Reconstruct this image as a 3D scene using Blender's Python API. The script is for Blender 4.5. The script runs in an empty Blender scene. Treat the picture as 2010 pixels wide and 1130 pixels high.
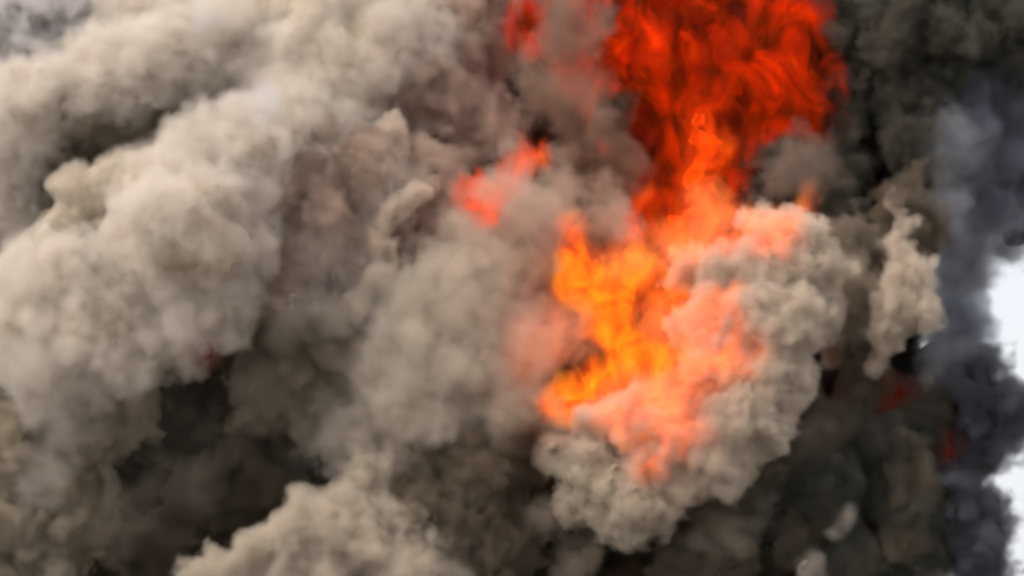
import bpy, math, random
import numpy as np

# ------------------------------------------------------------------ camera, sky, sun, exposure
SC = bpy.context.scene
COL = SC.collection
DIST = 120.0          # metres from the lens to the middle of the plume
UNIT = 50.0           # photo pixels per metre at that distance

cam_d = bpy.data.cameras.new('camera')
cam = bpy.data.objects.new('camera', cam_d)
COL.objects.link(cam)
CAM_Z, RISE = 2.0, 15.0   # eye height; the frame's middle lies RISE metres above the eye (a crop from the upper part of a taller picture)
cam.location = (0, -DIST, CAM_Z)
cam.rotation_euler = (math.radians(90), 0, 0)
cam_d.sensor_width = 36.0
cam_d.lens = 36.0 * DIST / (2010 / UNIT)
cam_d.shift_y = RISE / (2010 / UNIT)
cam_d.clip_start = 1.0
cam_d.clip_end = 30000.0
SC.camera = cam

SUN_EL, SUN_AZ = 52.0, -62.0       # degrees; azimuth measured from "behind the camera", negative = to the left
world = bpy.data.worlds.new('World')
SC.world = world
world.use_nodes = True
wn, wl = world.node_tree.nodes, world.node_tree.links
wn.clear()
wo = wn.new('ShaderNodeOutputWorld')
wb = wn.new('ShaderNodeBackground')
sky = wn.new('ShaderNodeTexSky')
sky.sky_type = 'NISHITA'
sky.sun_disc = False
sky.sun_elevation = math.radians(SUN_EL)
sky.sun_rotation = math.radians(180 - SUN_AZ)
sky.air_density = 1.0
sky.dust_density = 7.0
sky.ozone_density = 1.0
wb.inputs['Strength'].default_value = 0.15
wl.new(sky.outputs[0], wb.inputs[0])
# bright thin cloud over the whole sky
wc = wn.new('ShaderNodeBackground')
wt = wn.new('ShaderNodeTexCoord')
wz = wn.new('ShaderNodeTexNoise')
wz.inputs['Scale'].default_value = 3.5
wz.inputs['Detail'].default_value = 5
wl.new(wt.outputs['Generated'], wz.inputs[0])
wr = wn.new('ShaderNodeValToRGB')
wr.color_ramp.elements[0].position = 0.3
wr.color_ramp.elements[0].color = (0.78, 0.85, 0.95, 1)
wr.color_ramp.elements[1].position = 0.65
wr.color_ramp.elements[1].color = (1.0, 0.99, 0.97, 1)
wl.new(wz.outputs[0], wr.inputs[0])
wl.new(wr.outputs[0], wc.inputs[0])
wc.inputs['Strength'].default_value = 1.05
wm = wn.new('ShaderNodeMixShader')
wm.inputs[0].default_value = 0.85
wl.new(wb.outputs[0], wm.inputs[1])
wl.new(wc.outputs[0], wm.inputs[2])
wl.new(wm.outputs[0], wo.inputs[0])

sun_d = bpy.data.lights.new('sun', 'SUN')
sun_d.energy = 2.5
sun_d.angle = math.radians(12)
sun_d.color = (1.0, 0.93, 0.84)
sun = bpy.data.objects.new('sun', sun_d)
COL.objects.link(sun)
sun.rotation_euler = (math.radians(90 - SUN_EL), 0, math.radians(SUN_AZ))

SC.view_settings.view_transform = 'Standard'
SC.view_settings.look = 'None'
SC.view_settings.gamma = 1.0
SC.view_settings.exposure = 0.12
SC.view_settings.use_curve_mapping = False
SC.render.engine = 'CYCLES'
cy = SC.cycles
cy.use_denoising = True
cy.use_adaptive_sampling = True
cy.adaptive_threshold = 0.1
cy.volume_step_rate = 3.0
cy.max_bounces = 6
cy.diffuse_bounces = 4
cy.volume_bounces = 3
cy.transparent_max_bounces = 160
cy.pixel_filter_type = 'BLACKMAN_HARRIS'
cy.filter_width = 2.6
cy.sample_clamp_indirect = 6.0

# ------------------------------------------------------------------ noise
def _hash(ix, iy, iz, seed):
    h = (ix.astype(np.uint32) * np.uint32(374761393) + iy.astype(np.uint32) * np.uint32(668265263)
         + iz.astype(np.uint32) * np.uint32(2147483647) + np.uint32(seed * 974711 & 0xffffffff))
    h = (h ^ (h >> np.uint32(13))) * np.uint32(1274126177)
    h = (h ^ (h >> np.uint32(16))) * np.uint32(2246822519)
    return h ^ (h >> np.uint32(15))

_G = np.random.RandomState(7).normal(size=(256, 3)).astype(np.float32)
_G /= np.linalg.norm(_G, axis=1)[:, None]

def perlin(p, seed=0):
    p = p.astype(np.float32)
    f = np.floor(p)
    i = f.astype(np.int32)
    t = p - f
    u = t * t * t * (t * (t * 6 - 15) + 10)
    c = {}
    for dx in (0, 1):
        for dy in (0, 1):
            for dz in (0, 1):
                g = _G[_hash(i[:, 0] + dx, i[:, 1] + dy, i[:, 2] + dz, seed) & np.uint32(255)]
                c[dx, dy, dz] = g[:, 0] * (t[:, 0] - dx) + g[:, 1] * (t[:, 1] - dy) + g[:, 2] * (t[:, 2] - dz)
    ux, uy, uz = u[:, 0], u[:, 1], u[:, 2]
    x = [[c[0, b, d] * (1 - ux) + c[1, b, d] * ux for d in (0, 1)] for b in (0, 1)]
    y = [x[0][d] * (1 - uy) + x[1][d] * uy for d in (0, 1)]
    return (y[0] * (1 - uz) + y[1] * uz) * 1.5

def fbm(p, octaves, seed=0, gain=0.5, lac=2.03):
    s, a = 0, 1.0
    for o in range(octaves):
        s = s + a * perlin(p * (lac ** o) + 17.3 * o, seed + o)
        a *= gain
    return s

def billow(p, octaves, seed=0, gain=0.5, lac=2.1):
    """rounded lumps parted by creases; about -0.4 .. 0.8"""
    s, a = 0, 1.0
    for o in range(octaves):
        s = s + a * (np.sqrt(perlin(p * (lac ** o) + 9.7 * o, seed + o) ** 2 + 0.012) * 2.2 - 0.6)
        a *= gain
    return s

# ------------------------------------------------------------------ signed distance fields to meshes
def W(px, py, y=0.0):
    """a point of the plume: photo pixel -> metres, at depth y behind the middle plane"""
    k = (1 + y / DIST) / UNIT
    return ((px - 1005) * k, y, CAM_Z + (RISE * UNIT + 565 - py) * k)

def surface_nets(D, org, h):
    nx, ny, nz = D.shape
    ins = D < 0
    cnt = np.zeros((nx - 1, ny - 1, nz - 1), np.float32)
    pos = [np.zeros_like(cnt) for _ in range(3)]
    corner = {}
    for a in (0, 1):
        for b in (0, 1):
            for c in (0, 1):
                corner[a, b, c] = D[a:nx - 1 + a, b:ny - 1 + b, c:nz - 1 + c]
    for (a, b, c), v0 in corner.items():
        for ax in range(3):
            q = [a, b, c]
            if q[ax]:
                continue
            q[ax] = 1
            v1 = corner[tuple(q)]
            m = (v0 < 0) != (v1 < 0)
            t = np.where(m, v0 / np.where(m, v0 - v1, 1), 0)
            cnt += m
            base = [a, b, c]
            for k in range(3):
                pos[k] += np.where(m, t if k == ax else base[k], 0)
    act = cnt > 0
    idx = np.full(act.shape, -1, np.int64)
    n = int(act.sum())
    idx[act] = np.arange(n)
    I = np.nonzero(act)
    V = np.stack([(I[k] + pos[k][act] / cnt[act]) * h + org[k] for k in range(3)], 1)
    F = []
    for ax in range(3):
        o1, o2 = (ax + 1) % 3, (ax + 2) % 3
        s0 = [slice(1, -1)] * 3
        s1 = [slice(1, -1)] * 3
        s0[ax] = slice(0, -1)
        s1[ax] = slice(1, None)
        m = ins[tuple(s0)] != ins[tuple(s1)]
        e = np.stack(np.nonzero(m), 1)
        inside = ins[tuple(s0)][m]
        for k in range(3):
            if k != ax:
                e[:, k] += 1
        def at(d1, d2):
            q = e.copy()
            q[:, o1] -= d1
            q[:, o2] -= d2
            return idx[q[:, 0], q[:, 1], q[:, 2]]
        quad = np.stack([at(1, 1), at(0, 1), at(0, 0), at(1, 0)], 1)
        quad[~inside] = quad[~inside][:, ::-1]
        F.append(quad)
    return V.astype(np.float32), np.concatenate(F)

def biggest_piece(V, F):
    """drop stray crumbs: keep the one connected surface with the most faces"""
    if len(F) == 0:
        return V, F
    lab = np.arange(len(V))
    for _ in range(400):
        m = lab[F].min(1)
        new = lab.copy()
        for j in range(4):
            np.minimum.at(new, F[:, j], m)
        new = new[new]
        if (new == lab).all():
            break
        lab = new
    fl = lab[F[:, 0]]
    ids, cnt = np.unique(fl, return_counts=True)
    F = F[fl == ids[np.argmax(cnt)]]
    used = np.unique(F)
    re = np.full(len(V), -1, np.int64)
    re[used] = np.arange(len(used))
    return V[used], re[F]

def upsample(D):
    for ax in range(3):
        D = np.moveaxis(D, ax, 0)
        n = D.shape[0]
        R = np.empty((2 * n - 1,) + D.shape[1:], np.float32)
        R[0::2] = D
        R[1::2] = (D[:-1] + D[1:]) * 0.5
        D = np.moveaxis(R, 0, ax)
    return D

def grow_puffs(puffs, rng, n1=7, n2=5, s1=0.42, s2=0.42, out=0.8):
    """each puff (x, y, z, r) grows smaller puffs on its skin, and those grow smaller ones"""
    res = list(puffs)
    lvl = list(puffs)
    for n, s in ((n1, s1), (n2, s2)):
        new = []
        for (x, y, z, r) in lvl:
            for _ in range(n):
                d = rng.normal(size=3)
                d[1] = -abs(d[1]) * 0.8 if rng.rand() < 0.8 else d[1]
                d /= np.linalg.norm(d)
                q = r * s * rng.uniform(0.6, 1.25)
                new.append((x + d[0] * r * out, y + d[1] * r * out, z + d[2] * r * out, q))
        res += new
        lvl = new
    return res

def field(puffs, h, pad, k):
    P = np.array(puffs, np.float32)
    lo = (P[:, :3] - P[:, 3:]).min(0) - pad
    hi = (P[:, :3] + P[:, 3:]).max(0) + pad
    n = np.ceil((hi - lo) / h).astype(int) + 1
    ax = [lo[i] + h * np.arange(n[i], dtype=np.float32) for i in range(3)]
    acc = np.zeros(n, np.float32)
    for x, y, z, r in P:
        R = r + 4.5 * k + pad
        sl = [slice(max(0, int((c - R - lo[i]) / h)), min(n[i], int((c + R - lo[i]) / h) + 2)) for i, c in enumerate((x, y, z))]
        gx, gy, gz = (ax[i][sl[i]] for i in range(3))
        d = np.sqrt((gx[:, None, None] - x) ** 2 + (gy[None, :, None] - y) ** 2 + (gz[None, None, :] - z) ** 2) - r
        acc[tuple(sl)] += np.exp(np.clip(-d / k, -20, 20))
    return -k * np.log(acc + 1e-9), lo

def mesh_from(V, F, name):
    me = bpy.data.meshes.new(name)
    me.vertices.add(len(V))
    me.vertices.foreach_set('co', V.astype(np.float32).ravel())
    me.loops.add(len(F) * 4)
    me.loops.foreach_set('vertex_index', F.astype(np.int32).ravel())
    me.polygons.add(len(F))
    me.polygons.foreach_set('loop_start', (np.arange(len(F)) * 4).astype(np.int32))
    me.polygons.foreach_set('loop_total', np.full(len(F), 4, np.int32))
    me.polygons.foreach_set('use_smooth', np.ones(len(F), bool))
    me.update(calc_edges=True)
    me.validate()
    return me

def tag(o, label=None, cat=None, group=None, kind=None):
    for k_, v in (('label', label), ('category', cat), ('group', group), ('kind', kind)):
        if v:
            o[k_] = v
    return o

ORG = np.random.RandomState(5)
def link(name, me, mat, parent=None):
    o = bpy.data.objects.new(name, me)
    COL.objects.link(o)
    me.materials.append(mat)
    # the origin sits inside the thing; each body of smoke also gets a grid origin of its own
    n = len(me.vertices)
    co = np.empty(n * 3, np.float32)
    me.vertices.foreach_get('co', co)
    co = co.reshape(n, 3)
    c = (co.min(0) + co.max(0)) / 2 if name != 'ground' else np.zeros(3)
    base = np.array(parent.location) if parent is not None else np.zeros(3)
    if parent is not None:
        c = base + ORG.uniform(0.05, 1.0, 3)
    me.vertices.foreach_set('co', (co - c.astype(np.float32)).ravel())
    me.update()
    o.location = [float(v) for v in c - base]
    if parent is not None:
        o.parent = parent
    return o

NV = [0]
def smoke_mesh(name, puffs, seed, h=0.16, k=0.16, amp=0.35, freq=0.45, octs=4, stretch=(1, 1, 1), warp=1.0,
               gain=0.52, n1=7, n2=5, s1=0.42, soft=0.0, flow=None, grow_out=0.8, core=0.15, skin=0.35):
    """puffs in photo pixels (px, py, depth_m, radius_px)"""
    rng = np.random.RandomState(seed)
    pw = []
    for p in puffs:
        x, y, z = W(p[0], p[1], p[2])
        pw.append((x, y, z, p[3] / UNIT))
    allp = grow_puffs(pw, rng, n1, n2, s1, out=grow_out)
    allp = [p for p in allp if p[3] > 0.12]
    D, lo = field(allp, h * 2, max(amp * 2 + 0.3, skin + amp * 2 + 0.5), k)
    D = upsample(D)
    band = (D < amp * 2.2 + h + skin) & (D > -amp * 2.2 - h - core)
    I = np.nonzero(band)
    p = np.stack([I[i] * h + lo[i] for i in range(3)], 1).astype(np.float32)
    st = np.array(stretch, np.float32)
    if flow:
        an, fa = math.radians(flow[0]), flow[1]     # noise drawn out along a direction of drift
        u = p[:, 0] * math.cos(an) + p[:, 2] * math.sin(an)
        v = -p[:, 0] * math.sin(an) + p[:, 2] * math.cos(an)
        p = np.stack([u * fa, p[:, 1], v], 1)
    if warp:
        w = np.stack([fbm(p * 0.33 + 31 * j, 2, seed + 50 + j) for j in range(3)], 1)
        pn = (p + warp * w) * freq * st
    else:
        pn = p * freq * st
    roll = np.clip(0.75 + 0.9 * perlin(p * 0.22 + 5.5, seed + 90), 0.25, 1.5)      # some stretches churn, others run smooth
    D[band] -= amp * roll * billow(pn, octs, seed, gain) - amp * soft
    for ax in range(3):
        Q = np.moveaxis(D, ax, 0)
        Q[:2] = np.maximum(Q[:2], skin + 0.3)
        Q[-2:] = np.maximum(Q[-2:], skin + 0.3)
    V, F = biggest_piece(*surface_nets(D + core, lo, h))
    while len(F) < 80 and core < 1.0 and core > 0.1:
        core *= 0.7
        V, F = biggest_piece(*surface_nets(D + core, lo, h))
    me = mesh_from(V, F, name)
    V2, F2 = surface_nets(D - skin, lo, h)
    NV[0] += (len(F) + len(F2)) * 2
    hull = mesh_from(V2, F2, 'wisps')
    return me, V, hull

# ------------------------------------------------------------------ materials
def smoke_mat(name, c1, c2, scale=0.25, bump=0.35, sss=0.25, seed=0.0, streak=(1, 1, 1)):
    m = bpy.data.materials.new(name)
    m.use_nodes = True
    n, l = m.node_tree.nodes, m.node_tree.links
    n.clear()
    out = n.new('ShaderNodeOutputMaterial')
    b = n.new('ShaderNodeBsdfPrincipled')
    b.inputs['Roughness'].default_value = 1.0
    b.inputs['Specular IOR Level'].default_value = 0.0
    b.inputs['Subsurface Weight'].default_value = sss
    b.inputs['Subsurface Radius'].default_value = (1.0, 0.85, 0.7)
    b.inputs['Subsurface Scale'].default_value = 0.5
    geo = n.new('ShaderNodeTexCoord')
    mp = n.new('ShaderNodeMapping')
    mp.inputs['Scale'].default_value = streak
    mp.inputs['Location'].default_value = (seed * 13.1, seed * 7.7, seed * 3.3)
    l.new(geo.outputs['Object'], mp.inputs[0])
    nz = n.new('ShaderNodeTexNoise')
    nz.inputs['Scale'].default_value = scale
    nz.inputs['Detail'].default_value = 7
    nz.inputs['Roughness'].default_value = 0.6
    nz.inputs['Distortion'].default_value = 1.0
    l.new(mp.outputs[0], nz.inputs['Vector'])
    cr = n.new('ShaderNodeValToRGB')
    cr.color_ramp.elements[0].position = 0.36
    cr.color_ramp.elements[0].color = (*c1, 1)
    cr.color_ramp.elements[1].position = 0.64
    cr.color_ramp.elements[1].color = (*c2, 1)
    l.new(nz.outputs[0], cr.inputs[0])
    l.new(cr.outputs[0], b.inputs['Base Color'])
    bn = n.new('ShaderNodeTexNoise')
    bn.inputs['Scale'].default_value = 1.6
    bn.inputs['Detail'].default_value = 6
    bn.inputs['Roughness'].default_value = 0.62
    bn.inputs['Distortion'].default_value = 0.8
    l.new(mp.outputs[0], bn.inputs['Vector'])
    bp = n.new('ShaderNodeBump')
    bp.inputs['Strength'].default_value = bump
    bp.inputs['Distance'].default_value = 0.5
    l.new(bn.outputs[0], bp.inputs['Height'])
    l.new(bp.outputs[0], b.inputs['Normal'])
    l.new(b.outputs[0], out.inputs['Surface'])
    return m

def wisp_mat(name, c, dens, scale=0.8, lo=0.32, hi=0.66, seed=0.0, streak=(1, 1, 1), detail=5, erode=0.55, rough=0.62):
    """smoke whose rim is eaten away by churning noise: density = (depth below the rim - erode * noise) * dens"""
    m = bpy.data.materials.new(name)
    m.use_nodes = True
    n, l = m.node_tree.nodes, m.node_tree.links
    n.clear()
    out = n.new('ShaderNodeOutputMaterial')
    v = n.new('ShaderNodeVolumePrincipled')
    v.inputs['Color'].default_value = (*c, 1)
    v.inputs['Density Attribute'].default_value = ''
    at = n.new('ShaderNodeAttribute')
    at.attribute_name = 'density'
    tc = n.new('ShaderNodeTexCoord')
    mp = n.new('ShaderNodeMapping')
    mp.inputs['Scale'].default_value = streak
    mp.inputs['Location'].default_value = (seed * 13.1, seed * 7.7, seed * 3.3)
    l.new(tc.outputs['Object'], mp.inputs[0])
    nz = n.new('ShaderNodeTexNoise')
    nz.inputs['Scale'].default_value = scale
    nz.inputs['Detail'].default_value = detail
    nz.inputs['Roughness'].default_value = rough
    nz.inputs['Distortion'].default_value = 0.0
    l.new(mp.outputs[0], nz.inputs[0])
    mr = n.new('ShaderNodeMapRange')
    mr.inputs[1].default_value = lo
    mr.inputs[2].default_value = hi
    mr.inputs[3].default_value = -erode
    mr.inputs[4].default_value = 0.0
    l.new(nz.outputs[0], mr.inputs[0])
    ad = n.new('ShaderNodeMath')
    ad.operation = 'ADD'
    l.new(at.outputs['Fac'], ad.inputs[0])
    l.new(mr.outputs[0], ad.inputs[1])
    mx = n.new('ShaderNodeMath')
    mx.operation = 'MAXIMUM'
    mx.inputs[1].default_value = 0.0
    l.new(ad.outputs[0], mx.inputs[0])
    mu = n.new('ShaderNodeMath')
    mu.operation = 'MULTIPLY'
    mu.inputs[1].default_value = dens
    l.new(mx.outputs[0], mu.inputs[0])
    l.new(mu.outputs[0], v.inputs['Density'])
    l.new(v.outputs[0], out.inputs['Volume'])
    return m

FILLS = [0]
def fill_with_smoke(o, mat, voxel=0.15, band=0.6):
    """the closed shape becomes a soft-edged body of smoke"""
    ng = bpy.data.node_groups.new('smoke_fill', 'GeometryNodeTree')
    ng.interface.new_socket('Geometry', in_out='INPUT', socket_type='NodeSocketGeometry')
    ng.interface.new_socket('Geometry', in_out='OUTPUT', socket_type='NodeSocketGeometry')
    a, b = ng.nodes.new('NodeGroupInput'), ng.nodes.new('NodeGroupOutput')
    mv = ng.nodes.new('GeometryNodeMeshToVolume')
    mv.resolution_mode = 'VOXEL_SIZE'
    FILLS[0] += 1
    mv.inputs['Voxel Size'].default_value = voxel * (1 + 0.00271 * FILLS[0])   # no two grids share a plane
    mv.inputs['Interior Band Width'].default_value = band
    mv.inputs['Density'].default_value = 1
    sm = ng.nodes.new('GeometryNodeSetMaterial')
    sm.inputs['Material'].default_value = mat
    ng.links.new(a.outputs[0], mv.inputs['Mesh'])
    ng.links.new(mv.outputs[0], sm.inputs[0])
    ng.links.new(sm.outputs[0], b.inputs[0])
    md = o.modifiers.new('fill', 'NODES')
    md.node_group = ng

MATS = {}
def pair(key, c1, c2, cv, dens=12.0, erode=0.55, wscale=0.8, **kw):
    MATS[key] = (smoke_mat(key + '_smoke', c1, c2, **kw), wisp_mat(key + '_wisps', cv, dens, erode=erode, scale=wscale))

pair('ash', (0.40, 0.335, 0.255), (0.60, 0.51, 0.395), (0.94, 0.855, 0.77), dens=5.0, erode=0.46)
pair('tan', (0.30, 0.26, 0.20), (0.46, 0.40, 0.31), (0.84, 0.74, 0.63), dens=7.0)
pair('mist', (0.30, 0.25, 0.20), (0.44, 0.38, 0.31), (0.84, 0.75, 0.65), dens=3.5, erode=0.38)
pair('rose', (0.24, 0.18, 0.14), (0.40, 0.31, 0.26), (0.70, 0.55, 0.46), dens=6.0, erode=0.6)
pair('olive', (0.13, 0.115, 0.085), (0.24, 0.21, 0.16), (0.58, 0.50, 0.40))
pair('lavender', (0.33, 0.30, 0.30), (0.46, 0.42, 0.41), (0.95, 0.90, 0.89))
pair('crisp', (0.26, 0.21, 0.16), (0.50, 0.41, 0.32), (0.85, 0.735, 0.62), dens=9.0, erode=0.52, wscale=1.3, scale=0.5, bump=0.6, sss=0.1)
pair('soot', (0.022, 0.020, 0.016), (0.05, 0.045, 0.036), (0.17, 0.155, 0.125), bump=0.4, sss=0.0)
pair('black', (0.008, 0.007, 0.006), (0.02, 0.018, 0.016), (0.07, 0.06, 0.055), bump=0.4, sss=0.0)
pair('slate', (0.05, 0.052, 0.066), (0.09, 0.093, 0.115), (0.36, 0.37, 0.43), dens=4.0, erode=0.6, bump=0.15, sss=0.1)
pair('ink', (0.03, 0.031, 0.038), (0.05, 0.052, 0.062), (0.18, 0.185, 0.215), bump=0.15, sss=0.1)
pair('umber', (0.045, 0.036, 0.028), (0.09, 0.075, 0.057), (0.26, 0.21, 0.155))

def flame_mat(name, c_lo, c_mid, c_hi, strength, scale=0.8, seed=0.0):
    """the dense heart of a flame: it gives off light all over, unevenly"""
    m = bpy.data.materials.new(name)
    m.use_nodes = True
    n, l = m.node_tree.nodes, m.node_tree.links
    n.clear()
    out = n.new('ShaderNodeOutputMaterial')
    b = n.new('ShaderNodeEmission')
    b.inputs['Strength'].default_value = strength
    tc = n.new('ShaderNodeTexCoord')
    nz = n.new('ShaderNodeTexNoise')
    nz.inputs['Scale'].default_value = scale
    nz.inputs['Detail'].default_value = 5
    nz.inputs['Distortion'].default_value = 1.0
    l.new(tc.outputs['Object'], nz.inputs['Vector'])
    cr = n.new('ShaderNodeValToRGB')
    e = cr.color_ramp.elements
    e[0].position = 0.3
    e[0].color = (*c_lo, 1)
    e[1].position = 0.75
    e[1].color = (*c_hi, 1)
    cr.color_ramp.elements.new(0.5).color = (*c_mid, 1)
    l.new(nz.outputs[0], cr.inputs[0])
    l.new(cr.outputs[0], b.inputs['Color'])
    l.new(b.outputs[0], out.inputs['Surface'])
    return m

def fire_mat(name, c_lo, c_mid, c_hi, strength, dens, body=(0.02, 0.01, 0.01), scale=0.5, lo=0.4, hi=0.7, seed=0.0, streak=(1, 1, 0.5)):
    """glowing gas: soot density and fire both follow the same churning noise"""
    m = wisp_mat(name, body, dens, scale=scale, lo=0.3, hi=0.55, seed=seed, streak=streak, detail=5, erode=.62, rough=.64)
    n, l = m.node_tree.nodes, m.node_tree.links
    v = next(x for x in n if x.type == 'PRINCIPLED_VOLUME')
    nz = next(x for x in n if x.type == 'TEX_NOISE')
    nz.inputs['Distortion'].default_value = 0.9
    cr = n.new('ShaderNodeValToRGB')
    e = cr.color_ramp.elements
    e[0].position = lo
    e[0].color = (0.0, 0.0, 0.0, 1)
    e[1].position = hi
    e[1].color = (*c_hi, 1)
    cr.color_ramp.elements.new(lo + (hi - lo) * 0.35).color = (*c_lo, 1)
    cr.color_ramp.elements.new(lo + (hi - lo) * 0.7).color = (*c_mid, 1)
    l.new(nz.outputs[0], cr.inputs[0])
    l.new(cr.outputs[0], v.inputs['Emission Color'])
    mu = n.new('ShaderNodeMath')
    mu.operation = 'MULTIPLY'
    mu.inputs[1].default_value = strength * dens
    mx = next(x for x in n if x.type == 'MATH' and x.operation == 'MAXIMUM')
    l.new(mx.outputs[0], mu.inputs[0])
    l.new(mu.outputs[0], v.inputs['Emission Strength'])
    return m

def flame(label, puffs, key, seed, core=0.9, skin=0.6, band=1.5, voxel=0.15, **kw):
    me, V, hull = smoke_mesh('flame', puffs, seed, core=core, skin=skin, **kw)
    if len(me.polygons) < 8:         # a flame too thin to have a solid-looking heart
        o = link('flame', hull, FM[key][1])
        fill_with_smoke(o, FM[key][1], voxel, band)
        tag(o, label, 'flame', 'flames in the smoke')
        return
    o = link('flame', me, FM[key][0])
    tag(o, label, 'flame', 'flames in the smoke')
    w = link('glow', hull, FM[key][1], o)
    w['kind'] = 'stuff'
    fill_with_smoke(w, FM[key][1], voxel, band)

def smoke(label, puffs, key, seed, name='smoke_billow', wisps=True, band=0.6, voxel=0.15, **kw):
    me, V, hull = smoke_mesh(name, puffs, seed, **kw)
    o = link(name, me, MATS[key][0])
    cat = name.replace('_', ' ')
    tag(o, label, cat, None if name == 'smoke_plume' else GROUPS[name], 'thing')
    if wisps:
        w = link('wisps', hull, MATS[key][1], o)
        w['kind'] = 'stuff'
        fill_with_smoke(w, MATS[key][1], voxel, band)
    return o

GROUPS = {'smoke_billow': 'billows of the smoke plume', 'smoke_column': 'columns of rising smoke',
          'smoke_tuft': 'small tufts of ash smoke', 'smoke_veil': 'thin drifts of smoke'}
SOFT = dict(n1=6, n2=4, amp=0.5, freq=0.42, octs=4, gain=.5, k=0.25, skin=0.9, core=0.6, band=2.3)
VSOFT = dict(n1=5, n2=3, amp=0.4, freq=0.32, octs=5, k=0.4, skin=1.0, core=0.55, band=2.4, voxel=0.2)
CRISP = dict(h=0.1, k=0.09, amp=0.32, freq=0.8, octs=5, gain=.56, n1=8, n2=5, skin=0.42, core=0.42, band=0.95, voxel=0.1)

# ------------------------------------------------------------------ ground far below
me = bpy.data.meshes.new('ground')
S = 9000
me.from_pydata([(-S, -S, 0), (S, -S, 0), (S, S, 0), (-S, S, 0)], [], [(0, 1, 2, 3)])
g = link('ground', me, smoke_mat('ash_ground', (0.10, 0.09, 0.075), (0.17, 0.155, 0.13), scale=0.02, sss=0))
tag(g, kind='structure')

def veil(label, puffs, c, dens, seed, name='smoke_veil', **kw):
    me, V, hull = smoke_mesh(name, puffs, seed, h=.2, core=0, skin=.6, amp=.4, freq=.4, k=.4, n1=5, n2=2)
    m = wisp_mat('thin_' + name, c, dens, scale=.5, lo=.35, hi=.65, seed=seed, detail=4, erode=.8)
    o = link(name, hull, m)
    tag(o, label, 'smoke veil', GROUPS[name], 'stuff')
    fill_with_smoke(o, m, .25, 2.0)

# ------------------------------------------------------------------ flames
RED = ((0.16, 0.012, 0.0), (0.75, 0.02, 0.0), (1.0, 0.085, 0.001))
ORANGE = ((0.70, 0.05, 0.004), (1.0, 0.125, 0.007), (1.0, 0.34, 0.008))
GLOWRED = ((0.6, 0.03, 0.002), (1.0, 0.07, 0.003), (1.0, 0.15, 0.004))
LICK = ((0.6, 0.05, 0.004), (1.0, 0.125, 0.01), (1.0, 0.25, 0.01))
EMBER = ((0.5, 0.06, 0.02), (0.9, 0.14, 0.03), (1.0, 0.25, 0.04))
FM = {'red': (flame_mat('red_flame', *RED, 1.1), fire_mat('red_glow', *RED, 1.15, 2.2, lo=.43, hi=.70, scale=.6, streak=(1, 1, .7))),
      'orange': (flame_mat('orange_flame', *ORANGE, 1.2), fire_mat('orange_glow', *ORANGE, 1.4, 2.2, lo=.34, hi=.60, scale=.85, streak=(1, 1, .7))),
      'hot': (flame_mat('hot_flame', *GLOWRED, 1.1), fire_mat('hot_glow', *GLOWRED, 1.3, 2.0, lo=.38, hi=.66, scale=.8, streak=(1, 1, .7))),
      'thin': (flame_mat('thin_flame', *ORANGE, 1.0), fire_mat('thin_glow', *LICK, 2.5, 0.42, body=(.7, .38, .22), lo=.38, hi=.64, scale=.9, streak=(1, 1, .9))),
      'ember': (smoke_mat('ember_lit_ash', (0.30, 0.2, 0.14), (0.50, 0.38, 0.29), scale=.5, bump=.6), fire_mat('ember_glow', *EMBER, 0.55, 4.0, body=(0.88, 0.76, 0.66), lo=.3, hi=.62, streak=(1, 1, 1))),
      'faint': (flame_mat('faint_flame', *RED, 0.1), fire_mat('faint_glow', *EMBER, 0.45, 1.0, body=(0.8, 0.66, 0.55), lo=.3, hi=.62, streak=(1, 1, 1))),
      'dim': (flame_mat('dim_flame', *RED, 0.06), fire_mat('dim_glow', *RED, 0.03, 1.5, body=(0.12, 0.09, 0.07), lo=.3, hi=.6, streak=(1, 1, 1)))}
flame('tall red and orange flame rising to the top of the frame above the cauliflower billow',
      [(1400, 100, 2.5, 130), (1250, 100, 3, 120), (1490, 170, 3, 100), (1390, 290, 2, 65), (1160, 90, 4.0, 80), (1320, 0, 3, 130), (1540, 40, 3.2, 64), (1300, 320, 2.5, 55), (1580, 160, 3, 50), (1600, 240, 3, 34), (1400, -60, 3, 120), (1240, 230, 3, 60), (1070, 40, 4, 60), (1190, 110, 3.2, 70), (1400, 370, 1.2, 36)],
      'red', 20, amp=0.35, stretch=(1, 1, .5), h=0.2)
flame('bright yellow orange flame core in the hollow of the cauliflower billow',
      [(1205, 640, -.6, 40), (1195, 575, -.3, 34), (1235, 700, -.8, 34), (1290, 718, -1.2, 24), (1310, 590, -.6, 30), (1345, 575, -.8, 20), (1255, 540, -.2, 30), (1290, 722, -2.6, 24), (1345, 722, -3.0, 15), (1240, 745, -2.2, 20)],
      'orange', 21, amp=0.35, h=.14, skin=.45, core=.4, band=1.1)
flame('thin orange flame sweeping over the top of the cauliflower billow',
      [(1230, 510, -1.6, 30), (1300, 500, -1.8, 34), (1370, 475, -2.0, 32), (1440, 465, -2.6, 28), (1490, 465, -3.0, 22), (1540, 460, -3.2, 16), (1400, 410, -1.4, 32), (1580, 400, -2, 12)], 'thin', 211, amp=.4, h=.16, skin=.6, core=1.2, band=1.2, flow=(15, .5))
flame('thin salmon flame licking down the face of the cauliflower billow',
      [(1400, 620, -3.3, 46), (1440, 680, -3.4, 36), (1360, 720, -3.4, 46), (1300, 800, -3.4, 50), (1330, 860, -3.5, 34), (1220, 790, -3.0, 44), (1280, 880, -3.3, 34), (1300, 640, -2.6, 36)], 'thin', 212, amp=.4, h=.16, skin=.6, core=1.2, band=1.6)
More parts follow.
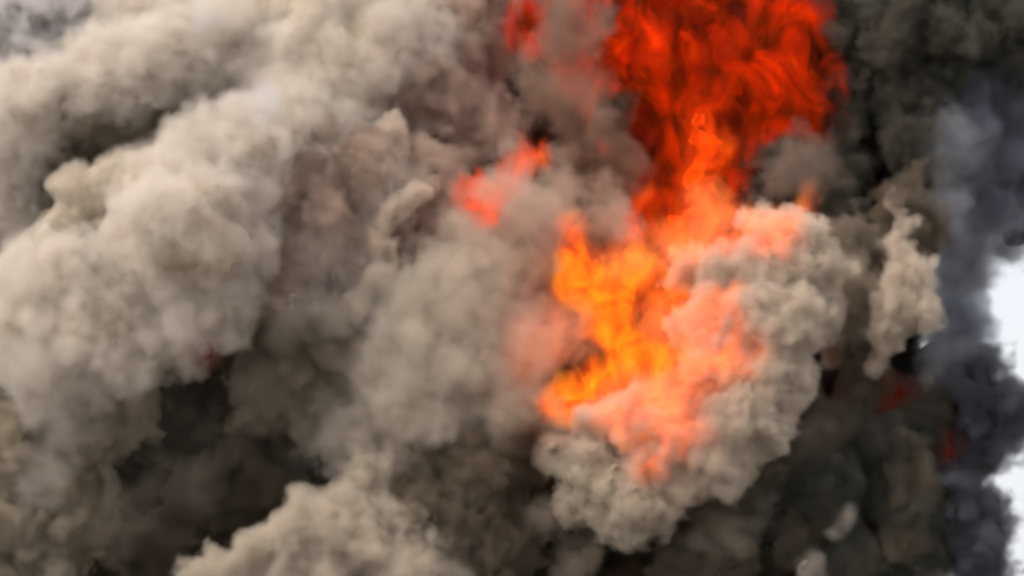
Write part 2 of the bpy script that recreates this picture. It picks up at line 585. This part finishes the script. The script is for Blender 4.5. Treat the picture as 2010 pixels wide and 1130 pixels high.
flame('orange bright spot at the lower tip of the tall flame', [(1385, 230, 1.0, 20), (1390, 290, .8, 28), (1370, 340, .8, 26), (1360, 385, .6, 18)], 'hot', 215, amp=.35, h=.16, skin=.5, core=.4, band=1.4)
flame('narrow orange flame tongue standing left of the cauliflower billow', [(1128, 440, .1, 14), (1135, 500, -.1, 26), (1115, 560, -.2, 24), (1155, 570, -.2, 30)], 'orange', 22, amp=.2, h=.14, skin=.4, core=.5, band=.9)
flame('orange red flame low on the left edge of the cauliflower billow', [(1100, 790, -.6, 32), (1150, 790, -.9, 34), (1170, 740, -.8, 28)], 'orange', 23, amp=.25, h=.14, skin=.4, core=.5, band=.9)
flame('small ragged flame showing through brown smoke left of the tall flame', [(905, 372, -.9, 18), (950, 378, -.9, 28), (1010, 345, -.8, 24), (955, 405, -.9, 20), (1040, 305, -.4, 16)], 'hot', 24, amp=.3, h=.14, skin=.4, core=.5, band=1.0)
flame('faint salmon fire glow left of the orange flame', [(1060, 660, 0, 45), (1010, 660, .2, 36), (1110, 650, 0, 45), (1000, 700, .3, 25)], 'faint', 26, amp=.25, h=.2, core=1.2, skin=.7, band=2)
flame('dark red glow deep below the pale side lobe', [(1740, 775, .3, 34), (1745, 820, .4, 22)], 'dim', 27, amp=.25, h=.15, core=.6, skin=.5, band=1)
flame('dark red glow behind the blue grey smoke at lower right', [(1850, 850, 1.0, 26), (1865, 890, 1.0, 18), (1840, 800, 1.0, 14)], 'dim', 28, amp=.25, h=.15, core=.6, skin=.5, band=1)
flame('dull red glow under the round ash lobe', [(400, 690, -1.6, 22)], 'dim', 29, amp=.2, h=.15, core=.5, skin=.4, band=1)

flame('dull orange fire glimpsed in the dark notch between the two big flames', [(1290, 410, 1.4, 26), (1330, 440, 1.2, 30), (1250, 440, 1.4, 20)], 'hot', 216, amp=.35, h=.16, skin=.5, core=.4, band=1.4)

# ------------------------------------------------------------------ smoke, back to front
smoke('deep brown mass of smoke behind all the billows', [(550, 500, 14, 420), (600, 850, 14, 420), (1000, 800, 15, 450), (1100, 200, 16, 380), (250, 1000, 14, 300), (1450, 900, 15, 330), (1600, 500, 16, 240), (1400, 480, 16.5, 330), (1780, 300, 16, 140), (1770, 800, 15, 140), (1760, 1050, 15, 120), (1300, 1150, 15, 250), (250, 330, 13, 250), (150, 700, 14, 200), (1650, 150, 17, 240)],
      'umber', 1, name='smoke_plume', wisps=False, n1=5, n2=3, h=0.3, amp=0.8, freq=0.2)
smoke('lavender grey smoke drifting in the far top left corner', [(60, 60, 9, 170), (200, 20, 9, 150), (-60, 200, 9, 170), (-60, 500, 8, 200)], 'lavender', 101, **VSOFT)
smoke('wide even haze bank behind the left lobes coloured dark as shade for the crease', [(120, 330, 6.5, 120), (300, 300, 6.5, 110), (480, 330, 6, 110), (60, 500, 6, 110), (620, 420, 6, 110)], 'olive', 102, **VSOFT)  # the olive colour stands in for shade in the crease
smoke('long beige billow above the dark crease at upper left', [(80, 195, 3.2, 84), (-10, 290, 4, 90), (190, 155, 3.4, 84), (320, 140, 3.2, 86), (430, 110, 3.6, 70), (520, 60, 5, 110), (330, 60, 6, 110), (20, 420, 3.5, 70)], 'ash', 2, **SOFT)
smoke('smooth beige billow at the top left of centre', [(640, 70, 4, 120), (760, 50, 4.4, 120), (560, 190, 3, 60), (660, 200, 3, 70)], 'ash', 3, **VSOFT)
smoke('brownish haze billow left of the tall flame', [(870, 160, 5, 100), (790, 230, 4.4, 70), (920, 30, 6, 90), (940, 270, 4.5, 60)], 'rose', 31, **VSOFT)
smoke('big round pale lobe in the left half', [(345, 480, -1.2, 145), (330, 370, -0.6, 85), (410, 335, -.3, 76), (500, 300, 0.3, 74), (430, 470, -0.9, 100), (400, 610, -0.8, 90), (590, 250, 0.9, 65)], 'ash', 4, **SOFT)
smoke('cluster of small lobes left of the big round lobe', [(135, 365, .6, 34), (190, 350, .6, 36), (250, 345, .4, 40), (170, 410, .8, 46), (110, 480, .6, 46), (60, 540, .8, 50)], 'tan', 55, **dict(SOFT, core=.35, skin=.3, band=1))
smoke('lumpy pale lobe at the left edge below the round lobe', [(120, 560, -1.0, 80), (60, 640, -1.2, 85), (185, 640, -1.3, 90), (255, 680, -1.1, 60), (70, 710, -1.2, 65), (170, 720, -1.2, 62), (10, 600, -.6, 80)], 'ash', 5, **SOFT)
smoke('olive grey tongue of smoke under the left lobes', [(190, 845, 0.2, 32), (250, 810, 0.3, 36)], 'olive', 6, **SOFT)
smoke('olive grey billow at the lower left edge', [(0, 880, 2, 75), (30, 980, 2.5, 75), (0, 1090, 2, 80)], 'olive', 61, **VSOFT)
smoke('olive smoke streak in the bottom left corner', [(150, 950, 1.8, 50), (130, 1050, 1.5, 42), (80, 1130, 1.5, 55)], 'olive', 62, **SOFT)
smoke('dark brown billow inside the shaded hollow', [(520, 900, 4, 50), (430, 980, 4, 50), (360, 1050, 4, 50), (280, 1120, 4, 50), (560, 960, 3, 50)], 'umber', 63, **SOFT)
smoke('bright crisp billow at the bottom edge', [(605, 985, -2, 38), (560, 1050, -2.4, 48), (640, 1050, -2.4, 50), (500, 1085, -2.5, 38), (430, 1110, -2.6, 38), (690, 985, -1.6, 45), (720, 1060, -2, 55), (375, 1140, -2.6, 32), (800, 1130, -2, 60), (570, 1120, -2.2, 50), (640, 1130, -2.2, 50), (500, 1150, -2.4, 40)], 'tan', 7, h=0.12, k=0.12, amp=0.34, freq=0.7, n1=7, n2=4, flow=(55, .45), skin=.35, core=.5, band=1.1, voxel=.12)
smoke('dull beige billow at the bottom edge right of the bright one', [(770, 1010, -1, 40), (790, 1090, -1.2, 50), (860, 1120, -1, 50), (720, 930, -.6, 34)], 'tan', 71, **dict(SOFT, flow=(55, .5)))
smoke('broad soft column slanting up through the centre', [(870, 640, .6, 70), (930, 560, .8, 60), (1000, 490, 1.0, 46), (1050, 420, 1.4, 24), (790, 740, .6, 55), (830, 820, .8, 70), (740, 880, .8, 42), (950, 760, .9, 60), (960, 660, .8, 50)], 'mist', 8, name='smoke_column', **dict(VSOFT, amp=.38, freq=.36, flow=(48, .5), octs=4, band=3.2, k=.5, core=.9))
smoke('dark brown foot of the centre column at the bottom edge', [(880, 980, .2, 80), (960, 900, .6, 65), (960, 1080, .5, 85), (800, 990, .4, 50)], 'umber', 81, name='smoke_column', **dict(VSOFT, flow=(60, .5)))
smoke('rosy brown churning billow between the round lobe and the column', [(560, 370, 1.2, 85), (640, 330, 1.8, 90), (740, 330, 2.2, 90), (620, 470, 1.4, 100), (720, 480, 2, 90), (830, 360, 2.4, 75), (860, 460, 2.2, 60), (540, 560, 1, 65)], 'rose', 9, **dict(SOFT, h=.13, amp=.55, freq=.7, octs=5, gain=.55, skin=.45, band=1.2, voxel=.12))
TUFT = dict(h=.1, k=.1, amp=.22, freq=1.0, core=.3, skin=.3, band=.6, voxel=.1)
smoke('pale curled wisp in the rosy brown smoke', [(810, 390, .1, 20), (780, 405, .1, 20), (830, 380, 0, 12), (760, 430, .2, 20)], 'crisp', 91, name='smoke_tuft', **TUFT)
smoke('pale ragged wisp below the curled wisp', [(750, 480, .2, 22), (745, 540, .2, 24), (700, 600, .3, 26)], 'crisp', 92, name='smoke_tuft', **TUFT)
smoke('faint pale wisp above the curled wisp', [(770, 250, .8, 24), (790, 290, .8, 16)], 'crisp', 93, name='smoke_tuft', **TUFT)
smoke('dark olive billow left of the centre column', [(620, 680, 2.4, 80), (560, 780, 3.4, 60), (660, 800, 2.6, 60)], 'olive', 10, **VSOFT)
smoke('dark grey knot of smoke in front of the tall flame', [(1205, 215, 1.4, 14), (1180, 260, 1.4, 10)], 'umber', 111, name='smoke_tuft', **dict(VSOFT, skin=.8, core=.85))
smoke('crisp cauliflower billow of ash smoke right of centre', [(1550, 460, -2.2, 50), (1480, 430, -1.8, 28), (1600, 520, -2.3, 55), (1500, 540, -2.4, 60), (1600, 620, -2.1, 52), (1530, 640, -2.8, 78), (1530, 740, -2.6, 72), (1470, 800, -2.6, 80), (1400, 890, -2.4, 78), (1340, 940, -2.1, 50), (1420, 600, -2.0, 55), (1430, 690, -2.3, 60), (1370, 760, -2.2, 60), (1350, 640, -1.5, 40), (1400, 530, -1.6, 45), (1340, 530, -1.2, 34), (1290, 800, -2.2, 55), (1220, 830, -2.0, 50), (1320, 860, -2.4, 55), (1160, 830, -1.3, 34)],
      'crisp', 12, **CRISP)
smoke('creased underside of the cauliflower billow with its shade put into the browner colour', [(1290, 910, -2.0, 60), (1200, 950, -1.9, 62), (1250, 980, -1.9, 68), (1300, 1000, -1.7, 50), (1160, 910, -1.4, 60), (1230, 1050, -1.5, 46), (1130, 990, -1.3, 45), (1095, 890, -1, 40)],
      'tan', 122, **dict(CRISP, band=1.5))  # a darker smoke than the billow's top: underside shade put into the colour
smoke('pale lumpy lobe right of the cauliflower billow', [(1775, 550, -1.5, 42), (1800, 605, -1.5, 42), (1748, 615, -1.5, 38), (1742, 680, -1.3, 20), (1765, 490, -1.2, 28), (1735, 650, -1.4, 26), (1785, 440, -.9, 18), (1755, 400, -.6, 14), (1715, 720, -1.0, 14)], 'crisp', 13, **dict(CRISP, h=.09))
smoke('dim olive column above the pale lobe', [(1785, 400, .4, 38), (1800, 460, .2, 30)], 'umber', 131, name='smoke_column', **SOFT)
smoke('dim olive column between cauliflower billow and black crack', [(1680, 480, 0.8, 32), (1680, 560, .6, 32), (1660, 640, .6, 30)], 'olive', 132, name='smoke_column', **SOFT)
smoke('dark column left of the black crack', [(1660, 200, 3.4, 45), (1650, 320, 3.2, 40), (1650, 420, 2.4, 40), (1640, 60, 4.4, 80)], 'soot', 14, name='smoke_column', **SOFT)
smoke('dark column right of the black crack', [(1820, 60, 3, 110), (1800, 230, 3, 62), (1810, 350, 2.5, 50)], 'soot', 142, name='smoke_column', **SOFT)
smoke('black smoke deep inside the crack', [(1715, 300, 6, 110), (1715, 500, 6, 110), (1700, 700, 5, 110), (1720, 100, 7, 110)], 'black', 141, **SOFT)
smoke('blue grey column at the right edge', [(1890, 250, 4, 60), (1890, 400, 4, 62), (1870, 540, 3.4, 42), (1865, 660, 3, 42), (1970, 170, 5, 85), (2000, 320, 5, 75), (2010, 430, 5, 42)], 'slate', 15, name='smoke_column', **VSOFT)
smoke('dark olive smoke in the top right corner', [(1960, 10, 3.6, 80), (2050, 80, 4, 70)], 'soot', 151, **VSOFT)
smoke('blue black round puff against the sky at right', [(1950, 825, 1.6, 62), (1915, 740, 2, 40), (1900, 880, 1.8, 45)], 'ink', 152, **SOFT)
smoke('blue black billows at the bottom right against the sky', [(1870, 980, 1, 58), (1900, 1050, .8, 45), (1935, 1130, .8, 34)], 'ink', 153, **SOFT)
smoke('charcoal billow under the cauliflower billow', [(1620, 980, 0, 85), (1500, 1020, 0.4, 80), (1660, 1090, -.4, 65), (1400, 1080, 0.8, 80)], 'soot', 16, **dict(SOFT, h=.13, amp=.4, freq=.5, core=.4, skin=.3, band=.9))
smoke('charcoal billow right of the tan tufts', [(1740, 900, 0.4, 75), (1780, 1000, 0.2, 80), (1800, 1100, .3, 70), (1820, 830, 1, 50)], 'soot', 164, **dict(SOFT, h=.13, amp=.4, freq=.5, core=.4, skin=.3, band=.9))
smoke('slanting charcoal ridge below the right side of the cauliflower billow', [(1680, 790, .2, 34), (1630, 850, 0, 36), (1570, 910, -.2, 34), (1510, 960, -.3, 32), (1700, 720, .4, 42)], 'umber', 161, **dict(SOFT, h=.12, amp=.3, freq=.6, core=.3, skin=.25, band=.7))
smoke('small tan tuft on the charcoal billow', [(1655, 1015, -1.7, 16), (1640, 1045, -1.7, 12)], 'mist', 162, name='smoke_tuft', **dict(TUFT, skin=.3, core=.2, band=.6))
smoke('small tan tuft at the bottom edge below the cauliflower billow', [(1600, 1110, -1.6, 20), (1580, 1130, -1.6, 16)], 'mist', 163, name='smoke_tuft', **dict(TUFT, skin=.3, core=.2, band=.6))
FOLD = dict(SOFT, h=.13, amp=.4, freq=.6, core=.35, skin=.3, band=.8, voxel=.12)
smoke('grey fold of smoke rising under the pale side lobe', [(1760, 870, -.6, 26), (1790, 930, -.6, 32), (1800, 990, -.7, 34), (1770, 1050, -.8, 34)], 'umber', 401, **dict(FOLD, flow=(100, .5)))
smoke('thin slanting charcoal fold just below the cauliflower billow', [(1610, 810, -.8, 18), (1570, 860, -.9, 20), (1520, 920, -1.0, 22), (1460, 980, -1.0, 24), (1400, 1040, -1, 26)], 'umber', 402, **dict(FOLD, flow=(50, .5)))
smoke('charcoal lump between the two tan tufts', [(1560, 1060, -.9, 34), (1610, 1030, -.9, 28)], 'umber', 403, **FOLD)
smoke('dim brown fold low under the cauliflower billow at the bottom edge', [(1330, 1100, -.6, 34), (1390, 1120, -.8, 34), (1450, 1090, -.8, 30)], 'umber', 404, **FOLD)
veil('thin brown smoke drifting before the left side of the tall flame', [(1110, 90, .5, 60), (1150, 200, .5, 55), (1180, 300, .5, 45), (1060, 180, .5, 50), (1100, -10, .5, 60), (1230, 330, .5, 35)], (.5, .36, .28), 1.3, 301)
veil('thin beige haze over the lower left lobes', [(120, 820, -1.5, 60), (260, 720, -2.5, 50), (60, 700, -3, 60), (330, 620, -3, 50), (60, 960, -1, 60)], (.93, .84, .75), .5, 304)
veil('thin beige haze over the middle of the plume', [(560, 620, -1, 60), (680, 520, -.5, 70), (760, 640, -1, 60), (640, 860, -.5, 60), (800, 330, -.5, 60), (560, 180, 0, 70), (500, 450, -2, 50)], (.93, .83, .75), .28, 305)
veil('small blue white streak of haze over the upper beige billow', [(520, 190, -1, 14), (510, 230, -1, 10)], (.9, .93, 1.0), .7, 306)
veil('small blue white streak of haze at the top edge', [(395, 45, 1, 12), (385, 15, 1, 12)], (.9, .93, 1.0), .7, 307)
veil('thin beige smoke over the small ragged flame', [(960, 370, -2.6, 34), (1010, 330, -2.4, 26), (910, 400, -2.6, 26)], (.8, .66, .55), 1.1, 312)
veil('dark grey cap of thin smoke above the cauliflower billow', [(1545, 320, -.2, 40), (1590, 350, 0, 36), (1500, 370, -.3, 20)], (.4, .32, .26), 2.0, 308)
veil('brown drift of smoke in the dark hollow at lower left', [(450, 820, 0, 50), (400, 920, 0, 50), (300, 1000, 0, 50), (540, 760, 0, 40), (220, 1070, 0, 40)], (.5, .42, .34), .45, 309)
veil('thin blue grey drift between the dark columns and the right edge', [(1850, 260, 1, 40), (1850, 420, .5, 40), (1840, 560, .5, 30), (1860, 700, 0, 34)], (.5, .5, .56), .7, 310)
veil('thin brown drift under the cauliflower billow', [(1050, 1010, -1.5, 36), (1120, 1090, -1.6, 36), (1400, 1050, -2, 40), (1500, 960, -2, 30), (1600, 840, -1.6, 26)], (.55, .46, .37), .9, 311)
veil('beige veil of smoke between the two big flames', [(1100, 340, 1.0, 34), (1110, 410, .8, 34), (1180, 400, .6, 26), (1220, 430, .6, 20), (1060, 520, .4, 34)], (.85, .72, .6), 1.6, 303)
veil('thin grey smoke drifting before the lower left flank of the cauliflower billow', [(1060, 700, -2, 30), (1080, 840, -2, 30), (1010, 800, -2, 40)], (.7, .6, .5), .7, 302)
